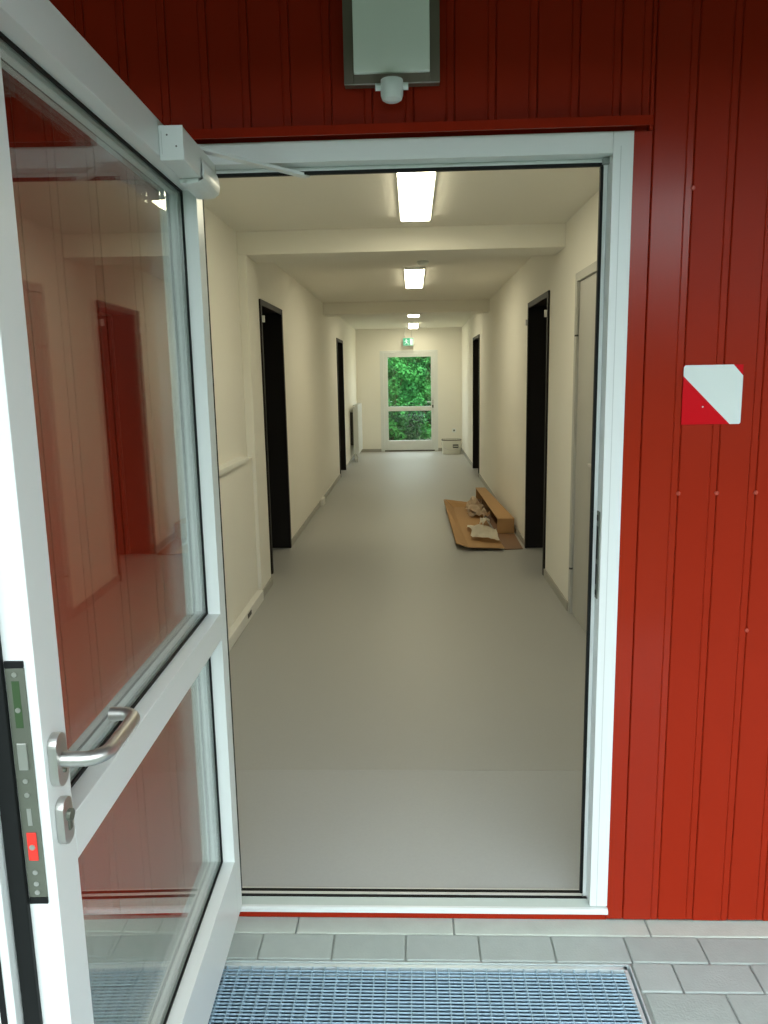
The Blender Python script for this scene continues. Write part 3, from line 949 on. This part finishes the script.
# arm from the closer to the head of the frame (built in leaf space)
inv = (Matrix.Translation((-0.519, -0.004, 0)) @ Matrix.Rotation(LD, 4, 'Z')).inverted()
A = inv @ Vector((-0.492, -0.150, 2.094))
B = inv @ Vector((-0.262, 0.062, 2.078))
dv = (B - A).normalized()
sd = dv.cross(Vector((0, 0, 1))).normalized() * 0.011
upv = Vector((0, 0, 0.0035))
ar = MB()
vs = [ar.bm.verts.new(p + s * sd + t * upv) for p in (A, B) for s in (-1, 1) for t in (-1, 1)]
for q in ((0, 1, 3, 2), (4, 6, 7, 5), (0, 4, 5, 1), (2, 3, 7, 6), (0, 2, 6, 4), (1, 5, 7, 3)):
    ar.bm.faces.new([vs[i] for i in q])
ar.tube([A - Vector((0, 0, 0.008)), A + Vector((0, 0, 0.006))], 0.013, 16)
ar.tube([B - Vector((0, 0, 0.002)), B + Vector((0, 0, 0.010))], 0.006, 12)
ar.build('closer_arm', WHITE_ALU, cl)

# ------------------------------------------------------------------ lamp above the door
lp = empty('wall_lamp', (-0.0402, 0.0, 2.2585))
tag(lp, 'square bronze wall lamp with opal pane and motion sensor above the entrance', 'wall lamp')
W = 0.114
fm_ = MB()
fm_.box(-W, -0.0910, -0.036, -0.004, 0, 0.26, 0.001)
fm_.box(0.0910, W, -0.036, -0.004, 0, 0.26, 0.001)
fm_.box(-0.0905, 0.0905, -0.036, -0.004, 0, 0.0205, 0.001)
fm_.box(-0.0905, 0.0905, -0.036, -0.004, 0.2395, 0.26, 0.001)
fm_.build('lamp_frame', LAMPFRAME, lp)
MB().box(-0.0902, 0.0902, -0.044, -0.01, 0.021, 0.239, 0.002).build('opal_pane', OPAL, lp)
MB().box(-W + 0.001, W - 0.001, -0.0365, -0.033, -0.0025, -0.0003).build('lower_lip', STEEL, lp)
sn = MB()
sn.tube([(0, -0.046, z) for z in (-0.046, -0.045, -0.041, -0.032, -0.020, 0.002)], [0.012, 0.017, 0.0235, 0.0265, 0.027, 0.0265], 24)
sno = smooth_angle(sn.build('motion_sensor', WPLASTIC, lp, label='white motion sensor'))
MB().tube([(-0.039, -0.046, -0.012), (0.039, -0.046, -0.012)], 0.0085, 12).build('sensor_joint', WPLASTIC, sno)


# ------------------------------------------------------------------ red and white sign
sg = empty('wall_sign', (0.689, 0.0, 1.434))
tag(sg, 'square red and white marker sign screwed to the red boards', 'sign')
MB().box(0.0, 0.149, -0.0035, -0.0004, 0.0, 0.150, 0.0005).build('sign_plate', SIGNRED, sg)
wp = MB()
wp.prism([(0.0, 0.123), (0.0, 0.146), (0.004, 0.150), (0.124, 0.150), (0.149, 0.122), (0.149, 0.004), (0.146, 0.0), (0.122, 0.0)], 'y', -0.0043, -0.0036)
wp.build('white_band', SIGNWHITE, sg)
MB().tube([(0.052, -0.0036, 0.045), (0.052, -0.005, 0.045)], 0.002, 8).build('rivet', SIGNWHITE, sg)

# ------------------------------------------------------------------ garden behind the far door
gdn = MB()
gdn.box(-14, 14, YF + 0.21, 40, -0.3, -0.02)
tag(gdn.build('garden_ground', mat('garden_soil', (0.09, 0.13, 0.05), 0.95, var=0.4, scale=6)), 'shaded green ground outside the far door', 'ground', kind='structure')


def leaf_mat(name, col):
    m = mat(name, col, 0.7, var=0.25, scale=3, spec=0.1)
    return m


GREENS = [leaf_mat('leaf_bright', (0.055, 0.25, 0.055)), leaf_mat('leaf_mid', (0.025, 0.14, 0.032)), leaf_mat('leaf_deep', (0.010, 0.06, 0.018))]
BARK = mat('bark', (0.10, 0.07, 0.045), 0.9, var=0.2)


def shrub(name, x, y, rx, ry, h, nclump, nleaf, size, label, seed, mats, z0=0.0):
    rnd = random.Random(seed)
    root = empty(name, (x, y, -0.02))
    tag(root, label, 'shrub', 'shrubs outside the far door')
    verts, faces, mi = [], [], []
    tips = []
    for c in range(nclump):
        while True:
            a, b_, c_ = rnd.uniform(-1, 1), rnd.uniform(-1, 1), rnd.uniform(-1, 1)
            if a * a + b_ * b_ + c_ * c_ < 1:
                break
        ctr = Vector((a * rx, b_ * ry, z0 + h * 0.5 + c_ * h * 0.48))
        if len(tips) < 12:
            tips.append(ctr)
        cr = rnd.uniform(0.16, 0.30)
        tone = rnd.random()
        for k in range(nleaf):
            d = Vector((rnd.gauss(0, 1), rnd.gauss(0, 1), rnd.gauss(0, 1))).normalized()
            p = ctr + d * cr * rnd.uniform(0.5, 1.0)
            nrm = (d + Vector((rnd.uniform(-.6, .6), rnd.uniform(-.6, .6), rnd.uniform(0, .9)))).normalized()
            t = nrm.cross(Vector((rnd.uniform(-1, 1), rnd.uniform(-1, 1), rnd.uniform(-1, 1)))).normalized()
            s = nrm.cross(t)
            L = size * rnd.uniform(0.7, 1.3)
            wd = L * 0.32
            i = len(verts)
            verts += [p, p + t * L * 0.45 + s * wd + nrm * L * 0.08, p + t * L - nrm * L * 0.12, p + t * L * 0.45 - s * wd + nrm * L * 0.08]
            faces += [(i, i + 1, i + 2), (i, i + 2, i + 3)]
            q = 0 if tone + rnd.uniform(-.25, .25) > 0.55 else (1 if tone > 0.25 else 2)
            mi += [q, q]
    me = bpy.data.meshes.new('foliage')
    me.from_pydata([tuple(v) for v in verts], [], faces)
    for m in mats:
        me.materials.append(m)
    me.polygons.foreach_set('material_index', mi)
    fo = link('foliage', me, root)
    fo['kind'] = 'stuff'
    st = MB()
    for tp in tips:
        mid = Vector((tp.x * 0.4, tp.y * 0.4, tp.z * 0.5))
        st.tube([(tp.x * 0.1, tp.y * 0.1, 0), tuple(mid), tuple(tp)], [0.022, 0.016, 0.007], 7)
    st.build('stems', BARK, root)


shrub('garden_shrub', -0.45, 15.5, 0.85, 0.45, 1.1, 60, 90, 0.085, 'low leafy green shrub outside the lower pane of the far door', 1, GREENS)
shrub('garden_shrub', 0.65, 17.3, 0.85, 0.45, 1.1, 60, 90, 0.08, 'low dark green shrub outside the handle side of the far door', 2, [GREENS[1], GREENS[2], GREENS[2]])
shrub('tall_shrub', -0.7, 19.2, 1.4, 0.5, 2.9, 120, 100, 0.10, 'tall bright green shrub behind the low shrubs outside the far door', 3, [GREENS[0], GREENS[0], GREENS[1]])
shrub('tall_shrub', 0.75, 21.2, 1.4, 0.5, 2.9, 120, 100, 0.10, 'tall mixed green shrub behind the dark shrub outside the far door', 4, GREENS)
shrub('garden_tree', 0.0, 23.6, 3.0, 0.8, 4.4, 280, 90, 0.14, 'wide dense green hedge tree at the back of the garden', 5, [GREENS[1], GREENS[1], GREENS[2]])

# ------------------------------------------------------------------ unseen hedges added round the yard to block low sky light
def hedge(x0, x1, yc, rz, loc, label):
    hg = MB()
    nu, nv = int((x1 - x0) * 3.4), 36
    rows = []
    for j in range(nv + 1):
        a = math.pi * j / nv
        row = []
        for i in range(nu + 1):
            x = x0 + (x1 - x0) * i / nu
            y = yc + 1.1 * math.copysign(abs(math.cos(a)) ** 0.6, math.cos(a))
            z = -0.02 + 3.4 * math.sin(a) ** 0.6
            q = Vector((x * 1.3 + rz * 7, y * 1.3, z * 1.3))
            k = 0.22 * noise.noise(q) + 0.12 * noise.noise(q * 3.1)
            row.append(hg.bm.verts.new((x, y + k * math.cos(a), z + (k + 0.25 * noise.noise(Vector((x * 0.4 + rz, 0, 3)))) * math.sin(a))))
        rows.append(row)
    for j in range(nv):
        for i in range(nu):
            hg.bm.faces.new((rows[j][i], rows[j][i + 1], rows[j + 1][i + 1], rows[j + 1][i]))
    o = hg.build('sky_blocking_hedge', mat('hedge_green', (0.02, 0.045, 0.014), 0.9, var=0.5, scale=9, bump=0.6, bscale=14), None, loc)
    o.rotation_euler.z = rz
    tag(o, label, 'hedge', 'unseen hedges added to block sky light')


hedge(-14, 14, 0.0, 0.0, (0, -12.8, 0), 'unseen hedge added across the yard to block low sky light')
hedge(-5.5, 5.5, 0.0, math.pi / 2, (-12.5, -5.0, 0), 'unseen hedge added on the hinge side of the door to block low sky light')
hedge(-5.5, 5.5, 0.0, math.pi / 2, (12.5, -5.0, 0), 'unseen hedge added on the sign side of the door to block low sky light')
